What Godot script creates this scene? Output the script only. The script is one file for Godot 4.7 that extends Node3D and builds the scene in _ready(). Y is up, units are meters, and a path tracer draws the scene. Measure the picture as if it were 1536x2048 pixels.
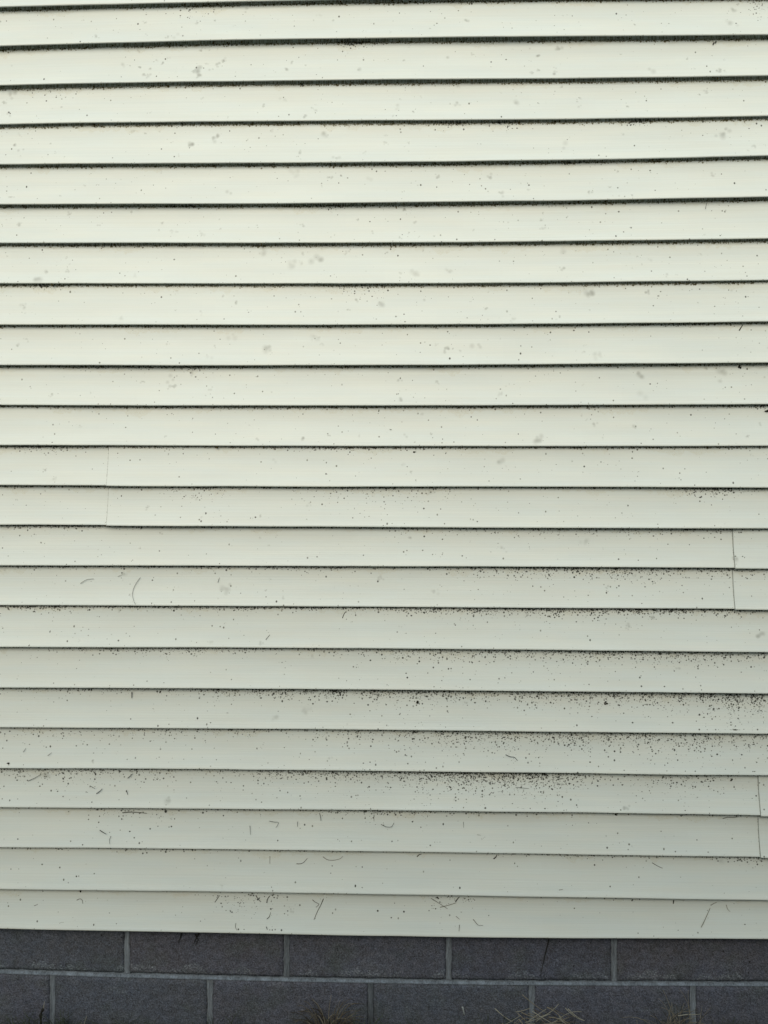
extends Node3D
# A pale vinyl-sided house wall above a dark concrete block foundation, seen square on under a soft grey sky.

const COURSE_STATIONS := [-1.1, -0.8, -0.5, -0.2, 0.1, 0.4, 0.7, 1.0]
# height of each lap edge in metres at those stations, from the highest one down to the foot of the siding
const LAPS := [
	[2.5978, 2.6008, 2.6033, 2.6045, 2.6044, 2.6030, 2.6002, 2.5973],
	[2.4989, 2.5038, 2.5069, 2.5074, 2.5062, 2.5042, 2.5023, 2.5015],
	[2.3982, 2.4015, 2.4030, 2.4024, 2.4010, 2.3995, 2.3990, 2.3999],
	[2.2994, 2.3020, 2.3023, 2.3007, 2.2986, 2.2973, 2.2984, 2.3014],
	[2.1993, 2.1987, 2.1973, 2.1959, 2.1952, 2.1960, 2.1991, 2.2032],
	[2.0986, 2.0971, 2.0954, 2.0944, 2.0944, 2.0956, 2.0984, 2.1016],
	[1.9995, 1.9978, 1.9958, 1.9940, 1.9930, 1.9932, 1.9949, 1.9975],
	[1.8971, 1.8956, 1.8935, 1.8915, 1.8902, 1.8903, 1.8922, 1.8952],
	[1.7933, 1.7920, 1.7905, 1.7892, 1.7887, 1.7891, 1.7909, 1.7934],
	[1.6916, 1.6899, 1.6885, 1.6878, 1.6879, 1.6888, 1.6903, 1.6919],
	[1.5892, 1.5873, 1.5858, 1.5852, 1.5853, 1.5858, 1.5867, 1.5875],
	[1.4869, 1.4862, 1.4853, 1.4843, 1.4836, 1.4834, 1.4837, 1.4846],
	[1.3864, 1.3851, 1.3843, 1.3841, 1.3842, 1.3841, 1.3834, 1.3823],
	[1.2849, 1.2852, 1.2848, 1.2839, 1.2828, 1.2820, 1.2817, 1.2822],
	[1.1824, 1.1828, 1.1832, 1.1836, 1.1837, 1.1836, 1.1832, 1.1827],
	[1.0817, 1.0822, 1.0824, 1.0823, 1.0821, 1.0818, 1.0816, 1.0815],
	[0.9781, 0.9792, 0.9801, 0.9805, 0.9803, 0.9795, 0.9783, 0.9770],
	[0.8754, 0.8769, 0.8778, 0.8779, 0.8774, 0.8768, 0.8761, 0.8759],
	[0.7724, 0.7738, 0.7749, 0.7753, 0.7752, 0.7747, 0.7739, 0.7733],
	[0.6696, 0.6718, 0.6731, 0.6733, 0.6728, 0.6721, 0.6717, 0.6717],
	[0.5709, 0.5722, 0.5737, 0.5748, 0.5755, 0.5754, 0.5746, 0.5733],
	[0.4701, 0.4719, 0.4728, 0.4727, 0.4720, 0.4712, 0.4708, 0.4709],
	[0.3679, 0.3688, 0.3694, 0.3694, 0.3691, 0.3687, 0.3682, 0.3680],
	[0.2697, 0.2685, 0.2670, 0.2658, 0.2657, 0.2671, 0.2706, 0.2749],
]
# per board: depth of the growth under the lap (mm), loose specks, water spots, clusters [from x, to x, depth mm, count]
const DIRT := [
	[5, 60, 22, [[-0.562, -0.499, 40, 8], [0.853, 0.896, 50, 25]]],
	[6, 45, 26, [[-0.147, -0.084, 9, 60]]],
	[5, 50, 26, [[-0.943, -0.790, 40, 10]]],
	[5, 50, 22, [[0.090, 0.152, 8, 40], [0.239, 0.276, 8, 30], [0.559, 0.596, 8, 30]]],
	[5, 60, 18, [[0.399, 0.461, 6, 20]]],
	[5, 60, 20, [[-0.600, -0.536, 6, 30], [-0.234, -0.134, 8, 40]]],
	[3.5, 70, 24, [[-0.892, -0.638, 5, 30]]],
	[4, 70, 18, [[-0.924, -0.879, 8, 30], [-0.147, -0.059, 25, 30]]],
	[3, 60, 16, [[0.645, 0.731, 6, 20]]],
	[3, 70, 14, [[-0.562, -0.473, 12, 20], [-0.892, -0.600, 7, 40]]],
	[3, 60, 12, [[0.828, 0.896, 8, 20]]],
	[3, 70, 10, [[-1.020, -0.879, 9, 70], [-0.310, 0.053, 10, 60]]],
	[2.5, 80, 8, [[-0.562, -0.486, 20, 40], [-0.209, 0.090, 40, 60], [0.718, 0.828, 15, 80]]],
	[2.5, 60, 8, [[-1.020, -0.574, 8, 120], [-0.034, 0.028, 9, 20], [0.115, 0.792, 18, 120]]],
	[2, 80, 10, [[-1.020, -0.511, 6, 60], [-0.511, -0.010, 8, 80], [0.164, 0.816, 25, 220]]],
	[2.5, 80, 8, [[-1.020, -0.841, 12, 80], [-0.841, -0.010, 8, 260], [0.015, 0.362, 16, 220], [0.362, 0.840, 14, 320]]],
	[2, 70, 4, [[-0.854, -0.486, 12, 220], [-0.511, -0.034, 10, 160], [-0.034, 0.896, 30, 420], [0.239, 0.896, 15, 200]]],
	[3, 80, 3, [[-1.020, -0.536, 10, 220], [-0.536, -0.059, 16, 280], [-0.310, 0.362, 22, 560], [0.362, 0.896, 28, 480], [0.779, 0.896, 60, 160], [-0.047, 0.053, 45, 40]]],
	[2, 120, 2, [[-1.020, -0.511, 30, 60], [-0.701, -0.310, 8, 120], [-0.197, 0.239, 35, 160], [0.164, 0.896, 40, 480]]],
	[3, 100, 2, [[-1.020, -0.638, 30, 160], [-1.020, -0.310, 10, 180], [-0.385, 0.115, 30, 220], [0.078, 0.424, 40, 480], [-0.360, 0.115, 10, 180], [0.608, 0.779, 45, 70]]],
	[2, 70, 2, [[-0.197, 0.003, 12, 150], [-0.511, -0.310, 10, 60], [-0.010, 0.387, 9, 140], [-0.765, -0.600, 45, 25], [0.657, 0.853, 8, 40]]],
	[1.5, 35, 2, [[-0.943, -0.815, 5, 50], [-0.701, -0.638, 6, 30], [-0.587, -0.511, 6, 40], [-0.335, -0.134, 4, 60], [0.239, 0.896, 7, 160], [0.828, 0.896, 12, 50]]],
	[1, 40, 2, [[-0.436, -0.329, 60, 60], [-0.930, -0.854, 5, 30], [0.065, 0.189, 40, 20], [0.436, 0.608, 8, 40]]],
]
const CLIPPINGS := [
	["short dark forked grass clipping stuck to the third siding board above the foundation", 2.2, 0, [[-0.7655, 0.5154, -0.0090], [-0.7575, 0.5107, -0.0082], [-0.7483, 0.5062, -0.0073]]],
	["thin bowed upright grass clipping stuck to the third siding board above the foundation", 1.1, 1, [[-0.7365, 0.5016, -0.0065], [-0.7395, 0.4923, -0.0046], [-0.7375, 0.4831, -0.0026]]],
	["long flat grass clipping stuck to the third siding board above the foundation", 1.8, 1, [[-0.7102, 0.5581, -0.0142], [-0.6848, 0.5603, -0.0143], [-0.6477, 0.5576, -0.0141]]],
	["small hooked grass clipping stuck to the first siding board above the foundation", 1.6, 1, [[-0.8251, 0.3363, -0.0125], [-0.8176, 0.3400, -0.0129], [-0.8110, 0.3365, -0.0125], [-0.8093, 0.3282, -0.0115]]],
	["tiny curled grass clipping stuck to the first siding board above the foundation", 1.6, 1, [[-0.9330, 0.3218, -0.0106], [-0.9280, 0.3237, -0.0108], [-0.9243, 0.3255, -0.0111]]],
	["faint flat grass clipping stuck to the first siding board above the foundation", 1.3, 2, [[-0.8655, 0.2825, -0.0032], [-0.8593, 0.2843, -0.0036], [-0.8530, 0.2844, -0.0036]]],
	["short V shaped grass clipping stuck to the third siding board above the foundation", 1.3, 1, [[-0.3364, 0.5418, -0.0125], [-0.3250, 0.5401, -0.0123], [-0.3136, 0.5384, -0.0121], [-0.3197, 0.5265, -0.0105]]],
	["straight upright grass clipping stuck to the third siding board above the foundation", 1.2, 1, [[-0.3854, 0.5304, -0.0111], [-0.3844, 0.5198, -0.0095], [-0.3834, 0.5093, -0.0077]]],
	["short straight upright grass clipping stuck to the third siding board above the foundation", 1.3, 1, [[-0.2658, 0.5414, -0.0125], [-0.2655, 0.5295, -0.0109]]],
	["slanting upright grass clipping stuck to the third siding board above the foundation", 1.5, 1, [[-0.2106, 0.5626, -0.0144], [-0.2080, 0.5541, -0.0137], [-0.2066, 0.5445, -0.0128]]],
	["arched grass clipping stuck to the third siding board above the foundation", 1.4, 1, [[-0.0558, 0.5378, -0.0120], [-0.0433, 0.5320, -0.0113], [-0.0295, 0.5322, -0.0113], [-0.0233, 0.5418, -0.0125]]],
	["thin straight upright grass clipping stuck to the second siding board above the foundation", 1.2, 1, [[-0.3352, 0.4533, -0.0139], [-0.3348, 0.4353, -0.0120]]],
	["small arched grass clipping stuck to the second siding board above the foundation", 1.6, 1, [[-0.2680, 0.4361, -0.0121], [-0.2579, 0.4363, -0.0121], [-0.2492, 0.4400, -0.0126], [-0.2405, 0.4497, -0.0136]]],
	["wide shallow arched grass clipping stuck to the second siding board above the foundation", 1.5, 1, [[-0.2015, 0.4538, -0.0139], [-0.1901, 0.4467, -0.0133], [-0.1750, 0.4457, -0.0132], [-0.1587, 0.4495, -0.0135], [-0.1512, 0.4556, -0.0141]]],
	["thick curved dark grass clipping stuck to the first siding board above the foundation", 2, 0, [[-0.3704, 0.3547, -0.0142], [-0.3652, 0.3463, -0.0135], [-0.3575, 0.3392, -0.0128]]],
	["dark hooked grass clipping stuck to the first siding board above the foundation", 2.2, 0, [[-0.3423, 0.3370, -0.0126], [-0.3412, 0.3454, -0.0135], [-0.3350, 0.3540, -0.0142]]],
	["long slanting grass clipping stuck to the first siding board above the foundation", 1.7, 1, [[-0.2000, 0.3486, -0.0137], [-0.2073, 0.3318, -0.0120], [-0.2134, 0.3212, -0.0106], [-0.2230, 0.2991, -0.0070]]],
	["bent V shaped grass clipping stuck to the first siding board above the foundation", 1.5, 1, [[-0.2277, 0.3458, -0.0135], [-0.2200, 0.3399, -0.0129], [-0.2112, 0.3353, -0.0124], [-0.2186, 0.3281, -0.0115]]],
	["short slanting grass clipping stuck to the first siding board above the foundation", 1.6, 1, [[-0.4738, 0.3364, -0.0125], [-0.4677, 0.3449, -0.0134], [-0.4616, 0.3534, -0.0141]]],
	["small curled upright grass clipping stuck to the first siding board above the foundation", 1.7, 1, [[-0.3412, 0.2998, -0.0070], [-0.3363, 0.3033, -0.0077], [-0.3328, 0.3125, -0.0093]]],
	["thin upright bowed grass clipping stuck to the first siding board above the foundation", 1.2, 1, [[-0.4188, 0.2885, -0.0048], [-0.4197, 0.2806, -0.0032], [-0.4155, 0.2729, -0.0014]]],
	["short dark grass clipping stuck to the first siding board above the foundation", 1.8, 0, [[-0.3418, 0.2817, -0.0034], [-0.3390, 0.2750, -0.0020]]],
	["long straight slanting grass clipping stuck to the first siding board above the foundation", 1.5, 1, [[0.0697, 0.3535, -0.0141], [0.0896, 0.3418, -0.0132], [0.1108, 0.3292, -0.0117]]],
	["pale slanting grass clipping stuck to the first siding board above the foundation", 1.8, 2, [[0.0921, 0.3324, -0.0121], [0.1121, 0.3374, -0.0127], [0.1321, 0.3436, -0.0133]]],
	["thick dark slanting grass clipping stuck to the first siding board above the foundation", 2.6, 0, [[0.1308, 0.3460, -0.0135], [0.1359, 0.3533, -0.0141], [0.1409, 0.3582, -0.0144]]],
	["short thin slanting grass clipping stuck to the first siding board above the foundation", 1.2, 1, [[0.1318, 0.3121, -0.0092], [0.1405, 0.3053, -0.0081]]],
	["short upright grass clipping stuck to the first siding board above the foundation", 1.5, 1, [[0.1403, 0.2928, -0.0058], [0.1389, 0.2783, -0.0028]]],
	["bent thin grass clipping stuck to the first siding board above the foundation", 1.4, 1, [[0.1741, 0.3058, -0.0082], [0.1802, 0.2990, -0.0070], [0.1875, 0.2924, -0.0057], [0.1987, 0.2925, -0.0057]]],
	["thick dark curved grass clipping stuck to the second siding board above the foundation", 3, 0, [[0.2255, 0.4544, -0.0140], [0.2305, 0.4581, -0.0143], [0.2342, 0.4642, -0.0146]]],
	["thick dark bent grass clipping stuck to the second siding board above the foundation", 2.4, 0, [[0.0345, 0.4568, -0.0142], [0.0395, 0.4617, -0.0145], [0.0457, 0.4636, -0.0146]]],
	["tiny flat grass clipping stuck to the second siding board above the foundation", 1.3, 1, [[0.3862, 0.3838, -0.0034], [0.3961, 0.3856, -0.0038]]],
	["thin upright grass clipping stuck to the third siding board above the foundation", 1, 1, [[0.1505, 0.5462, -0.0130], [0.1504, 0.5319, -0.0113]]],
	["tiny thin flat grass clipping stuck to the third siding board above the foundation", 1, 2, [[0.1838, 0.5158, -0.0089], [0.1937, 0.5148, -0.0087]]],
	["straight slanting grass clipping stuck to the second siding board above the foundation", 1.6, 1, [[0.6180, 0.4498, -0.0137], [0.6301, 0.4428, -0.0131], [0.6434, 0.4370, -0.0124]]],
	["long pale slanting grass clipping stuck to the first siding board above the foundation", 1.8, 2, [[0.7355, 0.2959, -0.0057], [0.7439, 0.3094, -0.0083], [0.7508, 0.3220, -0.0104], [0.7603, 0.3406, -0.0129]]],
	["pale short grass clipping stuck to the first siding board above the foundation", 2, 2, [[0.7618, 0.3465, -0.0135], [0.7693, 0.3508, -0.0139], [0.7768, 0.3539, -0.0142]]],
	["thin bowed grass clipping stuck to the first siding board above the foundation", 1.3, 2, [[0.7999, 0.3483, -0.0137], [0.8031, 0.3378, -0.0126], [0.8089, 0.3320, -0.0118]]],
	["thick dark upright grass clipping stuck to the first siding board above the foundation", 3, 0, [[0.6712, 0.3572, -0.0144], [0.6698, 0.3488, -0.0138]]],
	["long thin brown grass clipping stuck to the third siding board above the foundation", 1.3, 1, [[0.7915, 0.5608, -0.0143], [0.8039, 0.5645, -0.0145], [0.8174, 0.5641, -0.0145], [0.8321, 0.5667, -0.0146]]],
	["arched tan grass clipping stuck to the ninth siding board above the foundation", 1.3, 2, [[-0.8181, 1.1372, -0.0108], [-0.8046, 1.1460, -0.0120], [-0.7945, 1.1485, -0.0123], [-0.7843, 1.1492, -0.0124]]],
	["long arched hair thin grass clipping stuck to the ninth siding board above the foundation", 1.1, 1, [[-0.6657, 1.1528, -0.0128], [-0.6752, 1.1390, -0.0110], [-0.6809, 1.1265, -0.0091], [-0.6837, 1.1116, -0.0064], [-0.6801, 1.0981, -0.0036], [-0.6740, 1.0859, -0.0009]]],
	["short thin tan grass clipping stuck to the ninth siding board above the foundation", 1, 2, [[-0.7232, 1.1551, -0.0130], [-0.7107, 1.1608, -0.0136]]],
	["thick short upright grass clipping stuck to the sixth siding board above the foundation", 2.2, 0, [[-0.6870, 0.8629, -0.0142], [-0.6865, 0.8480, -0.0129]]],
	["short slanting tan grass clipping stuck to the ninth siding board above the foundation", 1.2, 1, [[-0.4681, 1.1411, -0.0113], [-0.4647, 1.1536, -0.0128]]],
	["slanting curved grass clipping stuck to the eighth siding board above the foundation", 1.8, 0, [[-0.1536, 1.0531, -0.0129], [-0.1499, 1.0630, -0.0139], [-0.1437, 1.0705, -0.0144]]],
	["short slanting dark grass clipping stuck to the eighth siding board above the foundation", 1.4, 1, [[-0.3449, 0.9993, -0.0043], [-0.3353, 1.0115, -0.0067]]],
	["straight slanting thin grass clipping stuck to the fourth siding board above the foundation", 1.4, 1, [[-0.9516, 0.6358, -0.0122], [-0.9353, 0.6433, -0.0130], [-0.9191, 0.6521, -0.0138]]],
	["club ended slanting grass clipping stuck to the fourth siding board above the foundation", 2, 0, [[-0.7742, 0.6078, -0.0076], [-0.7669, 0.6126, -0.0085], [-0.7598, 0.6198, -0.0097]]],
	["short downward slanting grass clipping stuck to the fourth siding board above the foundation", 1.5, 1, [[-0.7921, 0.6266, -0.0108], [-0.7789, 0.6196, -0.0097]]],
	["short steep dark grass clipping stuck to the fourth siding board above the foundation", 1.7, 0, [[-0.6984, 0.6169, -0.0092], [-0.6939, 0.6063, -0.0073]]],
	["short thin rising grass clipping stuck to the fifth siding board above the foundation", 1.3, 1, [[-0.8980, 0.7026, -0.0067], [-0.8884, 0.7099, -0.0081]]],
	["short steep thin grass clipping stuck to the fifth siding board above the foundation", 1.3, 1, [[-0.9614, 0.7104, -0.0082], [-0.9558, 0.7201, -0.0098]]],
	["rising dark grass clipping stuck to the fourth siding board above the foundation", 1.8, 0, [[-0.6961, 0.6458, -0.0131], [-0.6837, 0.6570, -0.0141]]],
	["wavy grass clipping stuck to the fifth siding board above the foundation", 1.7, 0, [[0.2543, 0.7158, -0.0088], [0.2654, 0.7111, -0.0080], [0.2765, 0.7095, -0.0077], [0.2838, 0.7019, -0.0063]]],
	["thin level grass clipping stuck to the fourth siding board above the foundation", 1.2, 1, [[0.2796, 0.6342, -0.0116], [0.3131, 0.6310, -0.0112]]],
	["thick dark slanting grass clipping stuck to the fifteenth siding board above the foundation", 2.8, 0, [[0.8317, 1.7720, -0.0138], [0.8407, 1.7859, -0.0147]]],
	["thin drooping grass clipping stuck to the eighteenth siding board above the foundation", 1.2, 1, [[0.7491, 2.0750, -0.0135], [0.7506, 2.0840, -0.0142], [0.7533, 2.0928, -0.0147]]],
]
const CRUMBS := [
	[-0.6003, 0.5627, -0.0144, 5], [0.5254, 0.5659, -0.0145, 7], [-0.6950, 0.3551, -0.0142, 4], [-0.6231, 0.5548, -0.0139, 4], [-0.4679, 0.3558, -0.0143, 5], [-0.2008, 0.3572, -0.0144, 5], [0.8321, 1.6816, -0.0145, 6], [0.7793, 2.2917, -0.0146, 5], [0.7707, 2.4885, -0.0143, 5], [-0.1122, 2.5020, -0.0147, 7], [-0.5827, 1.0690, -0.0143, 7], [0.0534, 1.0697, -0.0143, 6], [0.9055, 1.5736, -0.0143, 8], [0.8933, 1.0739, -0.0146, 4], [0.5030, 0.8484, -0.0130, 8], [0.3892, 0.9171, -0.0083, 4], [0.0350, 0.8434, -0.0124, 6], [-0.0392, 0.3620, -0.0146, 3], [-0.8160, 0.3596, -0.0145, 6], [-0.8799, 0.3600, -0.0145, 4], [0.8138, 0.6582, -0.0142, 4], [0.8321, 1.0761, -0.0147, 6], [0.0889, 2.2983, -0.0148, 6], [0.5736, 2.2903, -0.0146, 4], [0.4436, 2.5005, -0.0147, 4], [-0.5609, 2.2992, -0.0148, 5], [-0.2569, 2.3980, -0.0147, 5], [0.0277, 1.4711, -0.0143, 6], [-0.7470, 1.4764, -0.0145, 4], [-0.6424, 1.8734, -0.0137, 4], [-1.0025, 2.3334, -0.0073, 4], [-0.9976, 0.6832, -0.0029, 4], [-0.0337, 1.5263, -0.0087, 3], [0.6669, 0.3524, -0.0141, 4], [0.6116, 0.3553, -0.0143, 4], [0.5686, 0.3559, -0.0143, 4], [-0.9020, 1.8900, -0.0147, 6], [-0.9238, 1.8902, -0.0147, 5], [-0.8930, 1.8900, -0.0147, 5], [0.3884, 1.7790, -0.0145, 3], [0.8933, 1.4808, -0.0147, 5]
]
const TEX := 2048
const PER_ROW := 170
const FACE := 150
const SPAN := 2.1        # metres of wall that one texture covers
const WALL_LEFT := -3.7
const WALL_RIGHT := 3.7
const EXTRA := 8         # boards above the highest measured lap
const BLOCK_Z := -0.032

var rng := RandomNumberGenerator.new()
var noise := FastNoiseLite.new()
var buf := PackedByteArray()
var names := {}


func _ready() -> void:
	rng.seed = 4711
	noise.seed = 12
	noise.noise_type = FastNoiseLite.TYPE_SIMPLEX_SMOOTH
	noise.frequency = 1.0
	# ---------------------------------------------------------------- camera, sky, sun, exposure
	var cam := Camera3D.new()
	cam.name = "camera"
	cam.keep_aspect = Camera3D.KEEP_HEIGHT
	cam.fov = 67.02
	cam.near = 0.05
	cam.far = 400.0
	cam.rotation_order = EULER_ORDER_YXZ
	cam.position = Vector3(0, 1.312, 1.9282)
	cam.rotation_degrees = Vector3(0.2231, 1.4685, 0.1051)
	add_child(cam)
	var env := Environment.new()
	env.background_mode = Environment.BG_SKY
	var sky := Sky.new()
	var sm := ProceduralSkyMaterial.new()
	sm.sky_top_color = Color(0.765, 0.845, 0.875)
	sm.sky_horizon_color = Color(0.78, 0.84, 0.85)
	sm.sky_curve = 0.2
	sm.ground_horizon_color = Color(0.42, 0.44, 0.40)
	sm.ground_bottom_color = Color(0.25, 0.27, 0.22)
	sm.sun_angle_max = 0.0
	sky.sky_material = sm
	env.sky = sky
	env.tonemap_mode = Environment.TONE_MAPPER_LINEAR
	env.tonemap_exposure = 1.78
	env.sdfgi_enabled = true
	env.ssao_enabled = true
	env.ssil_enabled = true
	var we := WorldEnvironment.new()
	we.name = "environment"
	we.environment = env
	add_child(we)
	var sun := DirectionalLight3D.new()
	sun.name = "sun"
	sun.light_energy = 0.42
	sun.light_angular_distance = 40.0
	sun.light_color = Color(1.0, 0.965, 0.89)
	sun.shadow_enabled = true
	sun.rotation_degrees = Vector3(-25, -12, 0)
	add_child(sun)
	# ---------------------------------------------------------------- the place
	build_ground()
	build_shade_fence()
	build_siding()
	build_foundation()
	build_crumbs()
	build_clippings()
	build_plants()


# ==================================================================== helpers
func numbered(called: String) -> String:
	var n: int = names.get(called, 0)
	names[called] = n + 1
	return called if n == 0 else "%s_%03d" % [called, n]


func tag(o: Node3D, label: String, category: String, group := "", kind := "") -> void:
	if label: o.set_meta("label", label)
	if category: o.set_meta("category", category)
	if group: o.set_meta("group", group)
	if kind: o.set_meta("kind", kind)


func put(called: String, mesh: Mesh, material: Material, parent: Node3D = null) -> MeshInstance3D:
	var o := MeshInstance3D.new()
	o.mesh = mesh
	if material: o.material_override = material
	if parent:
		o.name = called
		parent.add_child(o, true)
	else:
		o.name = numbered(called)
		add_child(o, true)
	return o


func thing(called: String, at := Vector3.ZERO) -> Node3D:
	var o := Node3D.new()
	o.name = numbered(called)
	o.position = at
	add_child(o, true)
	return o


func lin(r: float, g: float, b: float) -> Color:
	return Color(r, g, b).linear_to_srgb()


func mat(c: Color, rough := 0.8) -> StandardMaterial3D:
	var m := StandardMaterial3D.new()
	m.albedo_color = c
	m.roughness = rough
	m.metallic_specular = 0.4
	return m


# rows of points running down, each row running right as seen from the front
func grid(st: SurfaceTool, pts: Array, uvs: Array) -> void:
	for r in pts.size() - 1:
		for c in pts[r].size() - 1:
			for k in [[0, 0], [0, 1], [1, 1], [0, 0], [1, 1], [1, 0]]:
				st.set_uv(uvs[r + k[0]][c + k[1]])
				st.add_vertex(pts[r + k[0]][c + k[1]])


func box(st: SurfaceTool, a: Vector3, b: Vector3) -> void:
	var bm := BoxMesh.new()
	bm.size = b - a
	st.append_from(bm, 0, Transform3D(Basis(), (a + b) * 0.5))


# a thin tapering stalk along a polyline
func stalk(st: SurfaceTool, pts: Array, r0: float, r1: float, sides := 5, flat := 1.0) -> void:
	var rings := []
	for i in pts.size():
		var d: Vector3 = (pts[mini(i + 1, pts.size() - 1)] - pts[maxi(i - 1, 0)]).normalized()
		var s := d.cross(Vector3(0, 0, 1))
		if s.length() < 0.05: s = d.cross(Vector3(1, 0, 0))
		s = s.normalized()
		var t := s.cross(d).normalized()
		var r := lerpf(r0, r1, float(i) / (pts.size() - 1))
		var ring := []
		for k in sides:
			var a := TAU * k / sides
			ring.append(pts[i] + s * cos(a) * r + t * sin(a) * r * flat)
		rings.append(ring)
	for i in rings.size() - 1:
		for k in sides:
			var k2 := (k + 1) % sides
			for v in [rings[i][k], rings[i + 1][k2], rings[i][k2], rings[i][k], rings[i + 1][k], rings[i + 1][k2]]:
				st.add_vertex(v)
	for e in [0, rings.size() - 1]:
		for k in range(1, sides - 1):
			for v in ([rings[e][0], rings[e][k], rings[e][k + 1]] if e == 0 else [rings[e][0], rings[e][k + 1], rings[e][k]]):
				st.add_vertex(v)


# a lump of dirt: a squashed, dented ball
func lump(st: SurfaceTool, at: Vector3, r: float) -> void:
	var n := 6
	var ph := rng.randf() * 100.0
	var sx := rng.randf_range(0.7, 1.4)
	var sy := rng.randf_range(0.6, 1.3)
	var rows := []
	for i in 5:
		var row := []
		var la := PI * i / 4.0
		for k in n:
			var a := TAU * k / n
			var d := Vector3(sin(la) * cos(a), cos(la), sin(la) * sin(a))
			var q := r * (1.0 + 0.45 * noise.get_noise_3d(d.x * 1.7 + ph, d.y * 1.7, d.z * 1.7))
			row.append(at + Vector3(d.x * q * sx, d.y * q * sy, d.z * q * 0.6))
		rows.append(row)
	for i in 4:
		for k in n:
			var k2 := (k + 1) % n
			for v in [rows[i][k], rows[i][k2], rows[i + 1][k2], rows[i][k], rows[i + 1][k2], rows[i + 1][k]]:
				st.add_vertex(v)


func finish(st: SurfaceTool, tangents := false) -> ArrayMesh:
	st.generate_normals()
	if tangents: st.generate_tangents()
	return st.commit()


func begin(smooth := true) -> SurfaceTool:
	var st := SurfaceTool.new()
	st.begin(Mesh.PRIMITIVE_TRIANGLES)
	st.set_smooth_group(0 if smooth else -1)
	return st


# ==================================================================== painting what the surfaces are made of
func dab(px: float, py: float, rx: float, ry: float, c: Color, alpha: float, top: int, bottom: int, soft := 0.25) -> void:
	var x0 := int(floor(px - rx))
	var x1 := int(ceil(px + rx))
	for y in range(maxi(int(floor(py - ry)), top), mini(int(ceil(py + ry)), bottom) + 1):
		for x in range(x0, x1 + 1):
			var dx := (x - px) / rx
			var dy := (y - py) / ry
			var d := sqrt(dx * dx + dy * dy)
			if d >= 1.0: continue
			var a := alpha * clampf((1.0 - d) / soft, 0.0, 1.0)
			mix_px(posmod(x, TEX), y, c, a)


func mix_px(x: int, y: int, c: Color, a: float) -> void:
	var i := (y * TEX + x) * 3
	buf[i] = int(lerpf(buf[i], c.r8, a))
	buf[i + 1] = int(lerpf(buf[i + 1], c.g8, a))
	buf[i + 2] = int(lerpf(buf[i + 2], c.b8, a))


func u_of(x: float) -> float:
	return (x / SPAN + 0.5) * TEX


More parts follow.
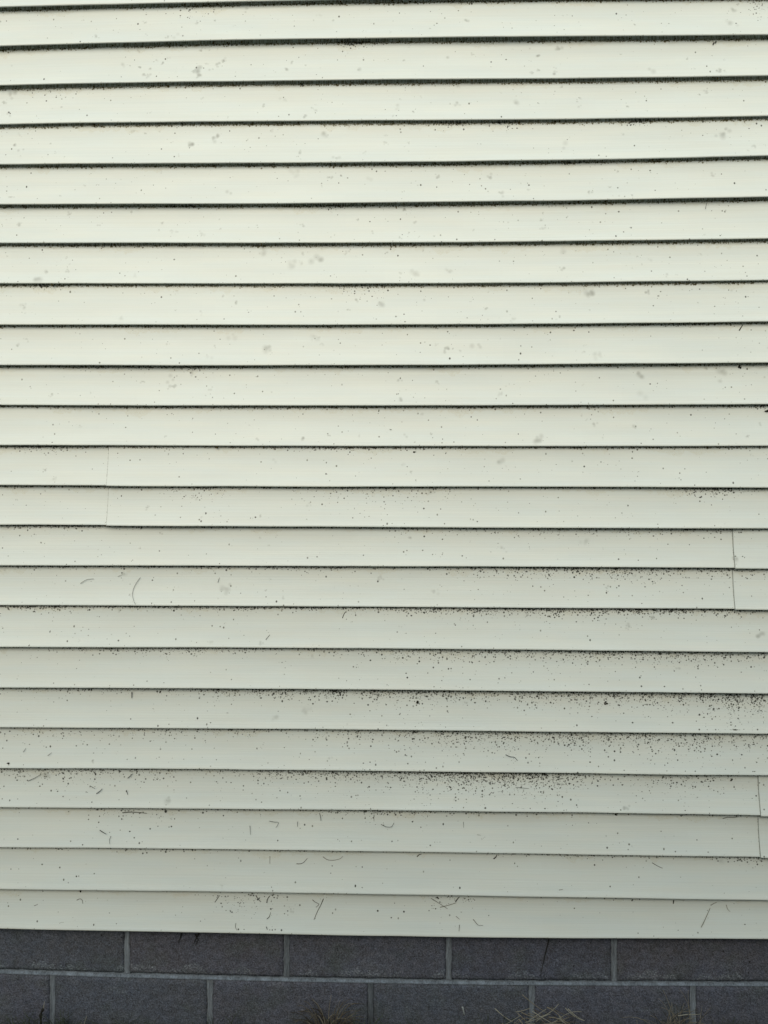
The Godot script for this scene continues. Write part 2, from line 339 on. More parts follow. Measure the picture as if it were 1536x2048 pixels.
# siding face: base colour with extruded grain, then growth, specks and dried water spots board by board
func siding_texture(first: int) -> ImageTexture:
	var base := Image.create(64, TEX, false, Image.FORMAT_RGB8)
	var vinyl := lin(0.610, 0.650, 0.630)
	for y in TEX:
		var streak := 0.012 * rng.randfn()
		for x in 64:
			var v := 1.0 + streak * (0.6 + 0.8 * noise.get_noise_2d(x * 0.35, y * 0.5)) + 0.02 * noise.get_noise_2d(x * 0.09 + 50.0, y * 0.012 + first)
			var w := 0.012 * noise.get_noise_2d(x * 0.12 + 90.0, y * 0.02 + first)
			base.set_pixel(x, y, Color(vinyl.r * (v + w), vinyl.g * v, vinyl.b * (v - w)))
	base.resize(TEX, TEX, Image.INTERPOLATE_BILINEAR)
	buf = base.get_data()
	var mm_u := TEX / SPAN / 1000.0
	var mm_v := FACE / 101.6
	for j in 12:
		var i := mini(first + j, 22)
		var top := j * PER_ROW
		var bottom := top + FACE
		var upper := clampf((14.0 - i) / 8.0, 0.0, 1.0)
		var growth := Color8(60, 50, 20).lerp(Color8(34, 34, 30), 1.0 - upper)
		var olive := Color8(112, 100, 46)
		# dried water spots
		for k in int(DIRT[i][2] * 4.0):
			var cx := rng.randf() * TEX
			if noise.get_noise_2d(cx * 0.006, i * 3.7 + 9.0) < rng.randf_range(-0.4, 0.3): continue
			var cy := top + rng.randf_range(0.12, 0.9) * FACE
			var big := (1.2 + 7.0 * pow(rng.randf(), 2.0)) * (1.8 if rng.randf() < 0.3 else 1.0)
			var al := rng.randf_range(0.16, 0.5)
			for q in rng.randi_range(2, 7):
				var r := big * rng.randf_range(0.35, 0.8)
				dab(cx + rng.randfn() * big * 0.5 * mm_u, cy + rng.randfn() * big * 0.4 * mm_v, r * mm_u, r * mm_v, Color8(108, 110, 104), al * 0.46, top, bottom, 0.85)
		# a film of fine beige grains, in tongues that hang below the lap
		for x in TEX:
			var wx := x / mm_u / 1000.0
			var reach := (9.0 + 26.0 * noise.get_noise_2d(wx * 6.0, i * 4.9 + 30.0) + 12.0 * noise.get_noise_2d(wx * 35.0, i * 2.9)) * mm_v
			for y in int(maxf(reach, 0.0)):
				if rng.randf() < 0.5:
					mix_px(x, top + y, Color8(168, 152, 112), rng.randf_range(0.05, 0.26))
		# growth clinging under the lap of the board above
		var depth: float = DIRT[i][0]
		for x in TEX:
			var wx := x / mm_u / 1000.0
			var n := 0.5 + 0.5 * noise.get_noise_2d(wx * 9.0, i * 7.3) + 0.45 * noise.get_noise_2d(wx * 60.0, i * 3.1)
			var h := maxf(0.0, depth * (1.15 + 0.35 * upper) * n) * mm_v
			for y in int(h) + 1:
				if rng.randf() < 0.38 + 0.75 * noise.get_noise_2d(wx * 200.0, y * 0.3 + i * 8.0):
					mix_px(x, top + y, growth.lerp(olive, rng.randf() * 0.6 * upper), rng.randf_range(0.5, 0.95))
		# small lumps along that growth
		for k in int(850 + 100 * depth):
			var wx := rng.randf()
			var n := noise.get_noise_2d(wx * 14.0, i * 5.7 + 40.0)
			if n < rng.randf_range(-0.7, 0.3): continue
			var r := 0.6 + 1.7 * pow(rng.randf(), 1.8)
			dab(wx * TEX, top + (depth * 0.45 + absf(rng.randfn()) * 2.2) * mm_v, r * mm_u, r * mm_v, growth, rng.randf_range(0.6, 0.95), top, bottom)
		# clusters
		for cl in DIRT[i][3]:
			for k in int(cl[3] * 5.0):
				var d := minf(-log(maxf(rng.randf(), 0.001)) * 0.42 * cl[2], 92.0)
				var x: float = lerpf(cl[0], cl[1], rng.randf()) + rng.randfn() * (0.02 + 0.1 * (cl[1] - cl[0]))
				var pinch := noise.get_noise_2d(x * 22.0, i * 9.1 + 11.0)
				if pinch < rng.randf_range(-0.7, 0.2): continue
				var r := 0.5 + 1.5 * pow(rng.randf(), 3.2)
				dab(u_of(x), top + d * mm_v, r * mm_u * rng.randf_range(0.8, 1.3), r * mm_v * rng.randf_range(0.8, 1.3), Color8(24, 24, 20), rng.randf_range(0.7, 1.0), top, bottom)
		# loose specks
		for k in int(DIRT[i][1] * 2.6):
			var r := 0.6 + 1.6 * pow(rng.randf(), 3.0)
			var pale := rng.randf() < 0.45
			dab(rng.randf() * TEX, top + pow(rng.randf(), 1.25) * FACE, r * mm_u, r * mm_v * rng.randf_range(0.8, 1.5), Color8(90, 92, 84) if pale else Color8(26, 26, 22), rng.randf_range(0.45, 1.0), top, bottom)
		# dirt and painted gap shadow along the end laps of the panels
		for sx in ([-0.7495] if i in [11, 12] else ([0.8165] if i in [13, 14] else ([0.879] if i in [19, 20] else []))):
			for y in range(top, bottom):
				mix_px(int(u_of(sx)), y, Color8(48, 48, 42), rng.randf_range(0.35, 0.9))
				if rng.randf() < 0.3: mix_px(int(u_of(sx)) - 1, y, Color8(60, 60, 52), rng.randf_range(0.2, 0.7))
		# specks on the lip of this board
		for k in 26:
			var r := rng.randf_range(0.5, 1.2)
			dab(rng.randf() * TEX, bottom - rng.randf() * 3.0 * mm_v, r * mm_u, r * mm_v, Color8(44, 44, 36), rng.randf_range(0.3, 0.8), top, bottom)
	var img := Image.create_from_data(TEX, TEX, false, Image.FORMAT_RGB8, buf)
	img.generate_mipmaps()
	return ImageTexture.create_from_image(img)


func grain_normal() -> ImageTexture:
	var img := Image.create(128, TEX, false, Image.FORMAT_RGB8)
	for y in TEX:
		var line := rng.randfn() * 0.22
		for x in 128:
			var v := clampf(0.5 + line * (0.5 + noise.get_noise_2d(x * 0.4, y * 0.8)), 0.0, 1.0)
			img.set_pixel(x, y, Color(v, v, v))
	img.resize(512, TEX, Image.INTERPOLATE_BILINEAR)
	img.bump_map_to_normal_map(1.0)
	return ImageTexture.create_from_image(img)


# ==================================================================== siding
func lap(i: int, x: float) -> float:
	if i < 0: return lap(0, clampf(x, -0.6, 0.4)) - i * 0.1016
	var t := clampf((x + 1.1) / 0.3, 0.0, 6.999)
	var k := int(t)
	return lerpf(LAPS[i][k], LAPS[i][k + 1], t - k)


func board_mesh(i: int, x0: float, x1: float, proud: float, drop: float) -> ArrayMesh:
	var st := begin()
	var n := maxi(2, int((x1 - x0) / 0.06))
	var pts := []
	var uvs := []
	# fraction of the exposed height above the lip (or metres beyond it), distance behind the lip
	var j := posmod(i, 12) if i < 12 else i - 12
	var prof := [[1.33, -0.0192], [1.0, -0.0148], [0.8, -0.01376], [0.6, -0.01154], [0.4, -0.00843], [0.2, -0.00456], [0.045, -0.0009], [0.018, 0.0], [0.004, -0.0005], [0.0, -0.0016], [0.003, -0.0034], [0.05, -0.0040], [0.3, -0.0092], [0.6, -0.0145], [0.97, -0.0180]]
	for r in prof.size():
		var row := []
		var urow := []
		for c in n + 1:
			var x := lerpf(x0, x1, float(c) / n)
			var lo := lap(i + 1, x) - drop
			var hi := lap(i, x)
			var f: float = prof[r][0]
			var wob := 0.0007 * noise.get_noise_2d(x * 1.6, i * 5.0 + f) + 0.0004 * noise.get_noise_2d(x * 6.0, i * 3.0)
			var wz := 0.0022 * noise.get_noise_2d(x * 1.5 + 30.0, i * 4.0) * (1.0 - minf(f, 1.0))
			row.append(Vector3(x, lo + (hi - lo) * f + wob, prof[r][1] + wz + proud))
			var v: float = (1.0 - minf(f, 1.0)) * FACE
			if r == 10: v = FACE + 6.0
			elif r == 11: v = FACE + 14.0
			elif r > 11: v = FACE * (1.0 - f)
			elif r == 9: v = FACE
			urow.append(Vector2(x / SPAN + 0.5 + (0.37 * i if i < 0 else 0.0), (j * PER_ROW + v) / TEX))
		pts.append(row)
		uvs.append(urow)
	grid(st, pts, uvs)
	st.set_smooth_group(-1)
	# the cut end, so that the board has a thickness where it laps the next one
	for e in [0, n]:
		for r in range(1, 9):
			var a: Vector3 = pts[r][e]
			var b: Vector3 = pts[r + 1][e]
			var back := Vector3(0, 0, -0.003)
			var quad := [a + back, a, b, a + back, b, b + back] if e == 0 else [a, a + back, b + back, a, b + back, b]
			for v in quad:
				st.set_uv(Vector2(v.y * 3.0, (j * PER_ROW + FACE + 9.0) / TEX))
				st.add_vertex(v)
	return finish(st, true)


func build_siding() -> void:
	var wall := thing("siding_wall")
	tag(wall, "pale cream vinyl lap siding wall speckled with black mildew above dark blocks", "wall")
	var normal := grain_normal()
	var mats := []
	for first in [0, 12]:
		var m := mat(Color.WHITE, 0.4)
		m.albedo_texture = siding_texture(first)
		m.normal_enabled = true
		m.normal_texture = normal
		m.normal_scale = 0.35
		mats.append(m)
	# where the panels (two boards each) meet end to end; the right one laps over the left one
	var seams := {11: -0.7485, 13: 0.8173, 19: 0.880, 9: 1.62, 7: -1.55, 5: 2.1, 3: -2.3, 1: 1.4, 15: -1.9, 17: 2.3, 21: -1.4, -1: -1.7, -3: 1.9, -5: -1.2, -7: 1.3, -9: 2.2}
	for i in range(-EXTRA, 23):
		var pair := i if posmod(i, 2) == 1 else i - 1
		var s: float = seams[pair]
		var m: Material = mats[0] if i < 12 else mats[1]
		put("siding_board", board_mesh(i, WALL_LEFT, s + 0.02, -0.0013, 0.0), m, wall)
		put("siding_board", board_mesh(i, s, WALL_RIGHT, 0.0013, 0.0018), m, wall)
	var st := begin(false)
	box(st, Vector3(WALL_LEFT, 0.285, -0.15), Vector3(WALL_RIGHT, 3.40, -0.0215))
	put("sheathing", finish(st), mat(lin(0.27, 0.17, 0.085)), wall)


# ==================================================================== foundation
func bed_y(x: float) -> float:
	var xs := [-1.0321, -0.7013, -0.3733, -0.0481, 0.2744, 0.5941, 0.9112]
	var ys := [0.1408, 0.1363, 0.1336, 0.1329, 0.1340, 0.1380, 0.1420]
	if x <= xs[0]: return ys[0]
	for k in 6:
		if x <= xs[k + 1]: return lerpf(ys[k], ys[k + 1], (x - xs[k]) / (xs[k + 1] - xs[k]))
	return ys[6]


func block_texture() -> ImageTexture:
	var w := TEX
	var h := 478
	var base := Image.create(w, h, false, Image.FORMAT_RGB8)
	buf = base.get_data()
	var grey := lin(0.080, 0.088, 0.120)
	var brown := lin(0.080, 0.080, 0.096)
	var green := lin(0.070, 0.082, 0.084)
	for y in h:
		for x in w:
			var wx := x / 975.0
			var wy := y / 975.0
			var n := noise.get_noise_2d(wx * 4.0, wy * 6.0)
			var fine := rng.randfn() * 0.15 + 0.30 * noise.get_noise_2d(wx * 170.0, wy * 170.0) + 0.16 * noise.get_noise_2d(wx * 45.0, wy * 60.0) + 0.07 * noise.get_noise_2d(wx * 13.0 + 3.0, wy * 17.0)
			var c := grey.lerp(brown, clampf(0.4 + n * 0.45 + 0.5 * noise.get_noise_2d(wx * 30.0, wy * 30.0), 0.0, 1.0))
			c = c.lerp(green, clampf(noise.get_noise_2d(wx * 7.0 + 20.0, wy * 9.0) * 1.0 - 0.1, 0.0, 0.6))
			var lime := clampf(noise.get_noise_2d(wx * 5.0 + 60.0, wy * 14.0) * 1.9 - 0.6, 0.0, 1.0) * clampf(0.5 + noise.get_noise_2d(wx * 120.0, wy * 120.0) * 1.5, 0.0, 1.0)
			c = c.lerp(lin(0.20, 0.235, 0.265), lime * 0.6)
			# salts that crept out of the bed joint, in ragged patches just above it
			var above := (0.98 - float(y) / h) * 0.49 - 0.13 - bed_y((wx / 2.1 - 0.5) * SPAN)
			if above > 0.0 and above < 0.016 + 0.03 * noise.get_noise_2d(wx * 9.0, 3.0) + 0.012 * noise.get_noise_2d(wx * 60.0, wy * 60.0):
				c = c.lerp(lin(0.20, 0.235, 0.265), clampf(0.25 + noise.get_noise_2d(wx * 140.0, wy * 200.0), 0.0, 0.8))
			var v := 1.0 + fine
			var i := (y * w + x) * 3
			buf[i] = clampi(int(c.r * v * 255.0), 0, 255)
			buf[i + 1] = clampi(int(c.g * v * 255.0), 0, 255)
			buf[i + 2] = clampi(int(c.b * v * 255.0), 0, 255)
	for k in 1500:      # open pores and pale grains
		var dark := rng.randf() < 0.6
		var r := rng.randf_range(0.7, 1.7) * (1.6 if rng.randf() < 0.06 else 1.0)
		dab(rng.randf() * w, rng.randf() * (h - 6) + 3, r, r * rng.randf_range(0.7, 1.2), Color8(18, 19, 22) if dark else Color8(112, 116, 124), rng.randf_range(0.4, 0.9), 0, h - 1)
	var img := Image.create_from_data(w, h, false, Image.FORMAT_RGB8, buf)
	img.generate_mipmaps()
	return ImageTexture.create_from_image(img)


func block_relief() -> ImageTexture:
	var img := Image.create(TEX, 478, false, Image.FORMAT_RGB8)
	for y in 478:
		for x in TEX:
			var wx := x / 975.0
			var wy := y / 975.0
			var v := 0.5 + 0.28 * noise.get_noise_2d(wx * 150.0, wy * 150.0) + 0.2 * noise.get_noise_2d(wx * 330.0 + 5.0, wy * 330.0)
			img.set_pixel(x, y, Color(v, v, v))
	img.bump_map_to_normal_map(4.0)
	return ImageTexture.create_from_image(img)


func block_mesh(x0: float, x1: float, upper: bool) -> ArrayMesh:
	var st := begin()
	var nx := maxi(4, int((x1 - x0) / 0.007))
	var ny := 30
	var pts := []
	var uvs := []
	for r in ny + 1:
		var row := []
		var urow := []
		for c in nx + 1:
			var fx := float(c) / nx
			var fy := float(r) / ny
			var xe := lerpf(x0, x1, fx)
			var y0 := bed_y(xe) + 0.005 if upper else -0.12
			var y1 := 0.335 if upper else bed_y(xe) - 0.005
			var y := lerpf(y1, y0, fy)
			var rough := Vector2(noise.get_noise_2d(xe * 120.0, y * 120.0), noise.get_noise_2d(xe * 120.0 + 50.0, y * 120.0)) * 0.0028
			var ed := minf(minf(xe - x0, x1 - xe), minf(y1 - y, y - y0))
			var z := BLOCK_Z + 0.0006 * noise.get_noise_2d(xe * 70.0, y * 70.0 + 9.0)
			if ed < 0.002: z -= 0.0035
			row.append(Vector3(xe + rough.x, y + rough.y, z))
			urow.append(Vector2(xe / SPAN + 0.5, 0.98 - (y + 0.13) / 0.49))
		pts.append(row)
		uvs.append(urow)
	# sides go back into the joint
	var wrapped := [[], []]
	for c in nx + 1:
		wrapped[0].append(pts[0][c] + Vector3(0, 0, -0.05))
		wrapped[1].append(pts[ny][c] + Vector3(0, 0, -0.05))
	grid(st, [wrapped[0], pts[0]], [uvs[0], uvs[0]])
	grid(st, pts, uvs)
	grid(st, [pts[ny], wrapped[1]], [uvs[ny], uvs[ny]])
	for e in [0, nx]:
		var a := []
		var b := []
		var ua := []
		for r in ny + 1:
			var back: Vector3 = pts[r][e] + Vector3(0, 0, -0.05)
			a.append([back, pts[r][e]] if e == 0 else [pts[r][e], back])
			ua.append([uvs[r][e], uvs[r][e]])
		grid(st, a, ua)
	return finish(st)


func build_foundation() -> void:
	var f := thing("block_foundation")
	tag(f, "dark blue grey concrete block foundation with pale mortar joints below the siding", "foundation")
	var tex := block_texture()
	var relief := block_relief()
	var tones := []
	for t in [Color(1, 1, 1), Color(0.97, 0.975, 0.99), Color(1.0, 0.99, 0.985), Color(0.98, 1.0, 0.995)]:
		var m := mat(t, 0.92)
		m.albedo_texture = tex
		m.normal_enabled = true
		m.normal_texture = relief
		m.normal_scale = 0.8
		m.uv1_scale = Vector3(1, 1, 1)
		tones.append(m)
	var upper := [-3.58, -3.17, -2.76, -2.35, -1.94, -1.53, -1.117, -0.7053, -0.2957, 0.1159, 0.5306, 0.943, 1.353, 1.763, 2.173, 2.583, 2.993, 3.403, 3.7]
	var lower := [-3.36, -2.95, -2.54, -2.13, -1.72, -1.31, -0.8971, -0.4919, -0.0821, 0.3246, 0.727, 1.136, 1.546, 1.956, 2.366, 2.776, 3.186, 3.596]
	var j := 0.007
	for row in [upper, lower]:
		var left := WALL_LEFT
		for k in row.size():
			var st_mesh := block_mesh(left, row[k] - j, row == upper)
			put("concrete_block", st_mesh, tones[rng.randi() % 4], f)
			left = row[k] + j
		if row == lower:
			put("concrete_block", block_mesh(left, WALL_RIGHT, false), tones[0], f)
	# mortar: a tooled, hollow bed joint, and head joints between the blocks
	var mm := mat(Color.WHITE, 0.95)
	var mt := Image.create(512, 128, false, Image.FORMAT_RGB8)
	var mc := lin(0.165, 0.19, 0.225)
	for y in 128:
		for x in 512:
			var v := 1.0 + 0.10 * rng.randfn() * 0.6 + 0.22 * noise.get_noise_2d(x * 0.03, y * 0.05) + 0.2 * noise.get_noise_2d(x * 0.14, y * 0.2) - 2.2 * clampf(noise.get_noise_2d(x * 0.22 + 7.0, y * 0.3) - 0.4, 0.0, 0.35)
			mt.set_pixel(x, y, Color(mc.r * v, mc.g * v, mc.b * v))
	mt.generate_mipmaps()
	mm.albedo_texture = ImageTexture.create_from_image(mt)
	var st := begin()
	var prof := [[0.0075, -0.012], [0.006, -0.0065], [0.003, -0.0075], [0.0005, -0.0072], [-0.0015, -0.0060], [-0.0035, -0.0030], [-0.0058, 0.0002], [-0.0072, -0.004]]
	var pts := []
	var uvs := []
	for q in prof:
		var row := []
		var ur := []
		for c in 371:
			var x := WALL_LEFT + c * 0.02
			var g := noise.get_noise_2d(x * 40.0, q[0] * 300.0)
			row.append(Vector3(x, bed_y(x) + q[0] + 0.0016 * g, BLOCK_Z + q[1] + 0.0012 * g))
			ur.append(Vector2(x * 2.0, q[0] * 8.0))
		pts.append(row)
		uvs.append(ur)
	grid(st, pts, uvs)
	var bm := mm.duplicate()
	bm.albedo_color = lin(0.86, 0.89, 0.92)
	put("bed_joint", finish(st), bm, f)
	for row in [upper, lower]:
		for x0 in row:
			if x0 > 3.65: continue
			var hs := begin()
			var hp := []
			var hu := []
			var y1 := 0.335 if row == upper else bed_y(x0) - 0.004
			var y0 := bed_y(x0) + 0.004 if row == upper else -0.12
			var deep := rng.randf_range(0.0012, 0.0045)
			for r in 61:
				var y := lerpf(y1, y0, r / 60.0)
				var pr := []
				var pu := []
				for q in [[-0.0085, -0.009], [-0.0062, -0.0012], [-0.002, -deep], [0.002, -deep], [0.0062, -0.0012], [0.0085, -0.009]]:
					var g := noise.get_noise_2d(y * 110.0 + x0 * 30.0, q[0] * 200.0)
					var wide := 1.0 + 0.35 * noise.get_noise_2d(y * 22.0 + x0 * 17.0, 5.0)
					pr.append(Vector3(x0 + q[0] * wide + 0.0018 * g, y, BLOCK_Z + q[1] + 0.0009 * g))
					pu.append(Vector2(x0 * 3.3 + q[0] * 8.0, y * 2.0))
				hp.append(pr)
				hu.append(pu)
			grid(hs, hp, hu)
			var hm := mm.duplicate()
			var tone: float = {-0.2957: 0.72, -0.0821: 0.5, -0.8971: 0.85}.get(x0, rng.randf_range(0.85, 1.05))
			hm.albedo_color = lin(tone, tone, tone)
			put("head_joint", finish(hs), hm, f)


# ==================================================================== dirt and clippings on the wall
func build_crumbs() -> void:
	var st := begin()
	for c in CRUMBS:
		for k in rng.randi_range(2, 4):
			var r: float = c[3] * 0.001 * rng.randf_range(0.25, 0.5)
			lump(st, Vector3(c[0] + rng.randfn() * c[3] * 0.0004, c[1] + rng.randfn() * c[3] * 0.0004, c[2] + r * 0.3), r)
	for k in 900:
		var x := rng.randf_range(-1.5, 1.5)
		var i := rng.randi_range(0, 22)
		if noise.get_noise_2d(x * 8.0, i * 6.1 + 70.0) < rng.randf_range(-0.35, 0.4): continue
		var r := rng.randf_range(0.0006, 0.0016)
		var d := absf(rng.randfn()) * 0.0025
		lump(st, Vector3(x, lap(i, x) - 0.0005 - d, -0.0148 + r * 0.4), r)
	var o := put("dirt_crumbs", finish(st), mat(lin(0.018, 0.017, 0.012), 0.95))
	var ms := begin()
	for k in 3600:
		var x := rng.randf_range(-1.5, 1.5)
		var i := int(pow(rng.randf(), 1.5) * 14.0)
		if noise.get_noise_2d(x * 7.0, i * 4.3 + 20.0) < rng.randf_range(-0.8, 0.25): continue
		var r := 0.0006 + 0.0016 * pow(rng.randf(), 2.0)
		var dz := rng.randf()
		lump(ms, Vector3(x, lap(i, x) + rng.randf_range(-0.0035, 0.0015) - (1.0 - dz) * 0.001, lerpf(-0.0148, -0.0035 if rng.randf() < 0.5 else -0.011, dz) + r * 0.3), r)
	var al := put("algae_growth", finish(ms), mat(lin(0.065, 0.047, 0.013), 0.95))
	tag(al, "olive brown algae crust under the laps of the upper siding boards", "algae", "", "stuff")
	tag(o, "blackish dirt crumbs caught under the lap edges of the siding boards", "dirt", "", "stuff")


func build_clippings() -> void:
	var tones := [mat(lin(0.016, 0.015, 0.012), 0.9), mat(lin(0.07, 0.068, 0.054), 0.9), mat(lin(0.16, 0.155, 0.125), 0.9)]
	for c in CLIPPINGS:
		var p0 := Vector3(c[3][0][0], c[3][0][1], c[3][0][2])
		var curve := Curve3D.new()
		for k in c[3].size():
			var q: Array = c[3][k]
			var h := Vector3.ZERO
			if k > 0 and k < c[3].size() - 1:
				h = (Vector3(c[3][k + 1][0], c[3][k + 1][1], c[3][k + 1][2]) - Vector3(c[3][k - 1][0], c[3][k - 1][1], c[3][k - 1][2])) * 0.17
			curve.add_point(Vector3(q[0], q[1], q[2] + 0.0014 + c[1] * 0.0003) - p0, -h, h)
		var n := maxi(4, int(curve.get_baked_length() / 0.003))
		var pts := []
		for k in n + 1:
			pts.append(curve.sample_baked(curve.get_baked_length() * k / n, true))
		var st := begin()
		stalk(st, pts, c[1] * 0.0005, c[1] * 0.0003, 6, 0.6)
		var o := put("grass_clipping", finish(st), tones[c[2]])
		o.position = p0
		tag(o, c[0], "grass clipping", "grass clippings stuck to the siding")


# ==================================================================== plants at the foot of the wall
func blade(at: Vector3, lean: Vector3, length: float, droop: float, r: float) -> ArrayMesh:
	var st := begin()
	var pts := []
	var p := at
	var d := (Vector3.UP + lean).normalized()
	for k in 9:
		pts.append(p)
		p += d * length / 8.0
		d = (d + Vector3(lean.x * 0.5, -droop, lean.z * 0.4) * 0.25).normalized()
		if p.z < BLOCK_Z + 0.006:
			p.z = BLOCK_Z + 0.006
			d.z = maxf(d.z, 0.0)
	stalk(st, pts, r, r * 0.35, 4, 0.5)
	return finish(st)


func build_plants() -> void:
	var straw := [mat(lin(0.18, 0.158, 0.12), 0.9), mat(lin(0.085, 0.07, 0.052), 0.9), mat(lin(0.25, 0.24, 0.20), 0.9), mat(lin(0.03, 0.025, 0.019), 0.9)]
	var greens := [mat(lin(0.06, 0.085, 0.045), 0.8), mat(lin(0.10, 0.12, 0.07), 0.8)]
	var a := thing("dry_grass_tuft", Vector3(-0.185, 0.0, 0.01))
	tag(a, "rounded mop of brown dry grass below the thin outlined mortar joint", "dry grass")
	for k in 150:
		var t := rng.randf_range(-1.0, 1.0)
		var b := put("blade", blade(Vector3(t * 0.022, 0, rng.randf_range(-0.02, 0.02)), Vector3(t * 0.24 + rng.randfn() * 0.1, 0, rng.randfn() * 0.12), rng.randf_range(0.075, 0.13), rng.randf_range(0.8, 2.4), rng.randf_range(0.0011, 0.0019)), straw[[0, 1, 3, 1][rng.randi() % 4]], a)
		b.name = "blade" if k == 0 else "blade_%03d" % k
	var c := thing("dry_grass_tuft", Vector3(0.33, 0.0, 0.012))
	tag(c, "flat tangle of pale straw stalks crossing below a mortar joint", "dry grass")
	for k in 46:
		var st := begin()
		var x := rng.randf_range(-0.08, 0.10)
		var y := 0.068 + rng.randf_range(-0.028, 0.03) - absf(x - 0.01) * 0.12
		var le := rng.randf_range(0.03, 0.075)
		var an := rng.randf_range(-0.75, 0.75)
		var bend := rng.randf_range(-0.008, 0.012)
		var z := rng.randf_range(-0.025, 0.025)
		var pts := []
		for q in 7:
			var s := q / 6.0 - 0.5
			pts.append(Vector3(x + cos(an) * s * le, y + sin(an) * s * le - bend * 4.0 * s * s, z + s * 0.012))
		stalk(st, pts, rng.randf_range(0.0008, 0.0014), 0.0006, 4, 0.7)
		var b := put("stalk", finish(st), straw[[0, 2, 0, 1, 2][rng.randi() % 5]], c)
		b.name = "stalk" if k == 0 else "stalk_%03d" % k
	for k in 26:
		var b := put("blade", blade(Vector3(rng.randf_range(-0.08, 0.09), 0, rng.randf_range(-0.02, 0.02)), Vector3(rng.randfn() * 0.5, 0, rng.randfn() * 0.1), rng.randf_range(0.07, 0.1), 0.8, 0.001), straw[[1, 3][rng.randi() % 2]], c)
		b.name = "blade" if k == 0 else "blade_%03d" % k
	var e := thing("dry_grass_tuft", Vector3(0.675, 0.0, 0.008))
	tag(e, "curly brown dead grass clump with one level stalk on top", "dry grass")
	for k in 90:
		var t := rng.randf_range(-1.0, 1.0)
		var b := put("blade", blade(Vector3(t * 0.045, 0, rng.randf_range(-0.018, 0.02)), Vector3(rng.randfn() * 0.35, 0, rng.randfn() * 0.12), rng.randf_range(0.09, 0.15), rng.randf_range(0.3, 2.0), rng.randf_range(0.0008, 0.0013)), straw[[1, 0, 0, 3][rng.randi() % 4]], e)
		b.name = "blade" if k == 0 else "blade_%03d" % k
	var ls := begin()
	stalk(ls, [Vector3(-0.005, 0.092, 0.012), Vector3(0.015, 0.0955, 0.012), Vector3(0.048, 0.0955, 0.010)], 0.0012, 0.0007, 5)
	put("stalk", finish(ls), straw[2], e)
	# small single sprouts
	var sprouts := [[-0.118, "few thin green grass blades beside the brown grass mop", 9, 0.085, 1], [-0.82, "pair of slanting pale grass blades near a lower mortar joint", 4, 0.05, 2], [-0.735, "two short bent grass blades at the foot of the blocks", 4, 0.052, 2], [0.57, "long pale fallen grass blade leaning beside the curly brown clump", 3, 0.07, 2], [0.93, "sparse dull green grass sprig beside the bare lower block", 9, 0.07, 1]]
	for s in sprouts:
		var o := thing("grass_sprig", Vector3(s[0], 0, 0.012))
		tag(o, s[1], "grass")
		for k in int(s[2]):
			var m: Material = straw[2] if s[4] == 2 else greens[rng.randi() % 2]
			var b := put("blade", blade(Vector3(rng.randfn() * 0.012, 0, rng.randfn() * 0.006), Vector3(rng.randfn() * 0.45 - 0.2, 0, rng.randfn() * 0.1), s[3] * rng.randf_range(0.75, 1.15), 0.3, 0.0011), m, o)
			b.name = "blade" if k == 0 else "blade_%03d" % k
	# withered leaf standing against the wall
	var w := thing("withered_leaf", Vector3(-0.915, 0.0, -0.012))
	tag(w, "small blackened withered leaf on a pale stem against the lower block", "leaf")
	var st := begin()
	stalk(st, [Vector3(0, 0, 0), Vector3(-0.002, 0.03, 0), Vector3(0.001, 0.055, 0.002), Vector3(0.006, 0.064, 0.003)], 0.0035, 0.0016, 6)
	lump(st, Vector3(-0.001, 0.045, 0.002), 0.006)
	lump(st, Vector3(0.004, 0.058, 0.002), 0.004)
	put("leaf", finish(st), mat(lin(0.012, 0.012, 0.01), 0.7), w)
	st = begin()
	stalk(st, [Vector3(0.006, 0.062, 0.003), Vector3(0.007, 0.07, 0.002), Vector3(0.007, 0.078, -0.001)], 0.0009, 0.0006, 5)
	put("stem", finish(st), straw[2], w)
	# dark rootlets hanging out from under the siding onto the blocks
	var strands := [[[-0.563, 0.2475], [-0.5671, 0.2355], [-0.5722, 0.2214], "short dark rootlet leaning below the siding beside a forked pair"],
		[[-0.5185, 0.2474], [-0.5249, 0.2361], [-0.5338, 0.2208], "dark rootlet slanting below the siding, one of a forked pair"],
		[[-0.5287, 0.2455], [-0.521, 0.2311], [-0.5286, 0.2145], "kinked dark rootlet below the siding, one of a forked pair"],
		[[0.3664, 0.2462], [0.3565, 0.205], [0.3453, 0.1546], "long dark rootlet running down an upper block to the mortar"]]
	for q in strands:
		var rs := begin()
		var at := Vector3(q[0][0], q[0][1], BLOCK_Z + 0.0022)
		var rp := []
		for k in 9:
			var t := k / 8.0 * 2.0
			var a0: Array = q[int(minf(t, 1.99))]
			var a1: Array = q[int(minf(t, 1.99)) + 1]
			var f := t - int(minf(t, 1.99))
			rp.append(Vector3(lerpf(a0[0], a1[0], f) + 0.001 * noise.get_noise_2d(k * 3.0, a0[0] * 90.0), lerpf(a0[1], a1[1], f), at.z) - at)
		stalk(rs, rp, 0.0018, 0.0005, 5, 0.7)
		var ro := put("rootlet", finish(rs), mat(lin(0.014, 0.014, 0.012), 0.9))
		ro.position = at
		tag(ro, q[3], "rootlet", "rootlets hanging below the siding")
	# pale seed husk stuck to the block
	st = begin()
	stalk(st, [Vector3(-0.0025, 0.010, 0), Vector3(-0.0015, 0.006, 0.0008), Vector3(0, 0, 0.001), Vector3(0.0018, -0.007, 0.0006), Vector3(0.0028, -0.011, 0)], 0.0022, 0.0012, 6, 0.4)
	var husk := put("seed_husk", finish(st), mat(lin(0.26, 0.28, 0.29), 0.7))
	husk.position = Vector3(0.1525, 0.0625, BLOCK_Z + 0.0012)
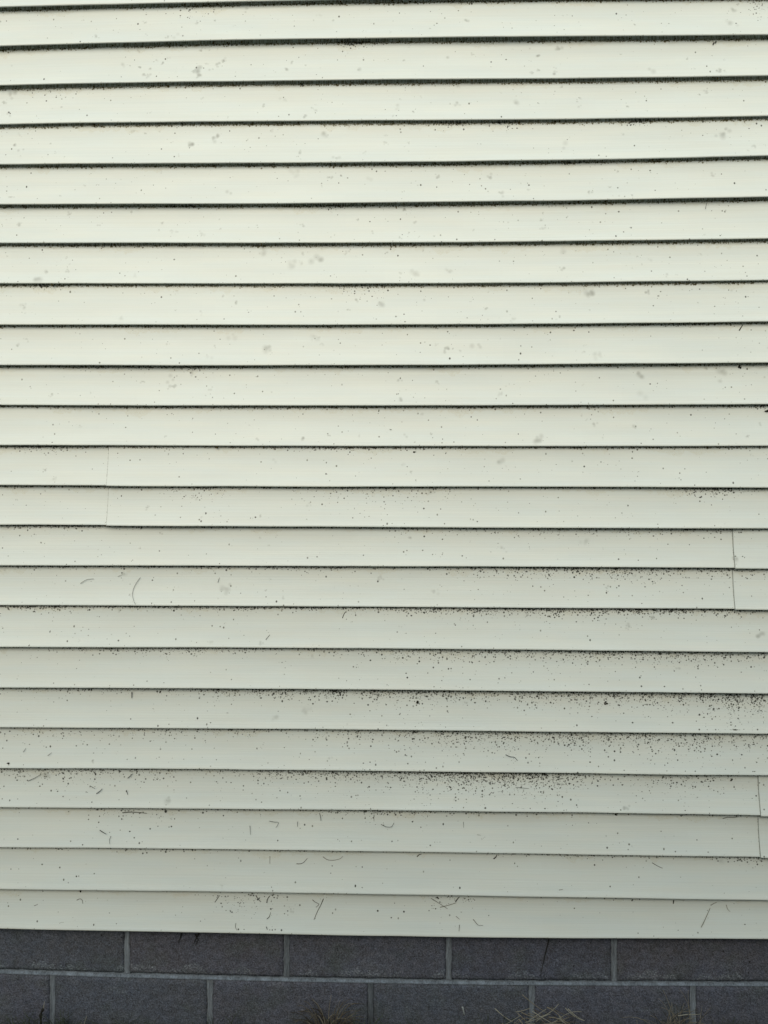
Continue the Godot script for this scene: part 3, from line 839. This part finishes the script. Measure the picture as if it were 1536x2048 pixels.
	tag(husk, "small pale oval husk stuck upright to a dark lower block", "seed husk")
	# low grass and litter along the foot of the wall
	var gs := begin()
	for k in 5200:
		var x := rng.randf_range(-2.6, 2.6)
		var z := BLOCK_Z + 0.008 + 0.14 * rng.randf()
		var h := rng.randf_range(0.03, 0.075) * clampf(0.75 + 0.8 * noise.get_noise_2d(x * 5.0, 2.0), 0.3, 1.3)
		var l := Vector3(rng.randfn() * 0.012, h, rng.randfn() * 0.006)
		stalk(gs, [Vector3(x, 0, z), Vector3(x, 0, z) + l * 0.55, Vector3(x, 0, z) + l + Vector3(l.x, 0, 0)], 0.0011, 0.0004, 3)
	var g := put("low_grass", finish(gs), mat(lin(0.035, 0.045, 0.025), 0.9))
	tag(g, "short dark grass growing along the foot of the block foundation", "grass", "", "stuff")


# ==================================================================== ground, and an unseen fence added to shade the wall
func build_ground() -> void:
	var m := mat(Color.WHITE, 0.95)
	var nt := NoiseTexture2D.new()
	nt.width = 512
	nt.height = 512
	nt.seamless = true
	var fn := FastNoiseLite.new()
	fn.seed = 9
	fn.frequency = 0.03
	fn.fractal_octaves = 5
	nt.noise = fn
	var gr := Gradient.new()
	gr.set_color(0, lin(0.022, 0.023, 0.014))
	gr.set_color(1, lin(0.055, 0.075, 0.038))
	nt.color_ramp = gr
	m.albedo_texture = nt
	m.uv1_triplanar = true
	m.uv1_world_triplanar = true
	m.uv1_scale = Vector3(0.9, 0.9, 0.9)
	var pm := PlaneMesh.new()
	pm.size = Vector2(300, 300)
	var o := put("ground", pm, m)
	tag(o, "", "", "", "structure")


func build_shade_fence() -> void:  # added behind the camera to block low sky, darkening the wall downward and rightward
	var f := thing("shade_fence", Vector3(0, 0, 0))
	tag(f, "weathered grey brown board fence added out of view to shade the wall", "fence")
	var tones := [mat(lin(0.10, 0.097, 0.09), 0.9), mat(lin(0.085, 0.083, 0.078), 0.9), mat(lin(0.12, 0.115, 0.105), 0.9)]
	var bm := BoxMesh.new()
	bm.size = Vector3(0.138, 2.3, 0.02)
	var a := Vector3(-7.0, 0, 6.6)
	var b := Vector3(3.7, 0, 2.3)
	var n := int(a.distance_to(b) / 0.145)
	var turn := atan2(-(b.z - a.z), b.x - a.x)
	for k in n:
		var p := a.lerp(b, (k + 0.5) / n)
		var o := put("shade_fence_board", bm, tones[rng.randi() % 3], f)
		o.position = p + Vector3(0, 1.18 + rng.randf_range(-0.008, 0.008), 0)
		o.rotation.y = turn
	for y in [0.4, 1.2, 2.0]:
		var rm := BoxMesh.new()
		rm.size = Vector3(a.distance_to(b), 0.09, 0.04)
		var o := put("shade_fence_rail", rm, tones[1], f)
		o.position = (a + b) * 0.5 + Vector3(0, y, 0) + Vector3(sin(turn), 0, cos(turn)) * 0.031
		o.rotation.y = turn
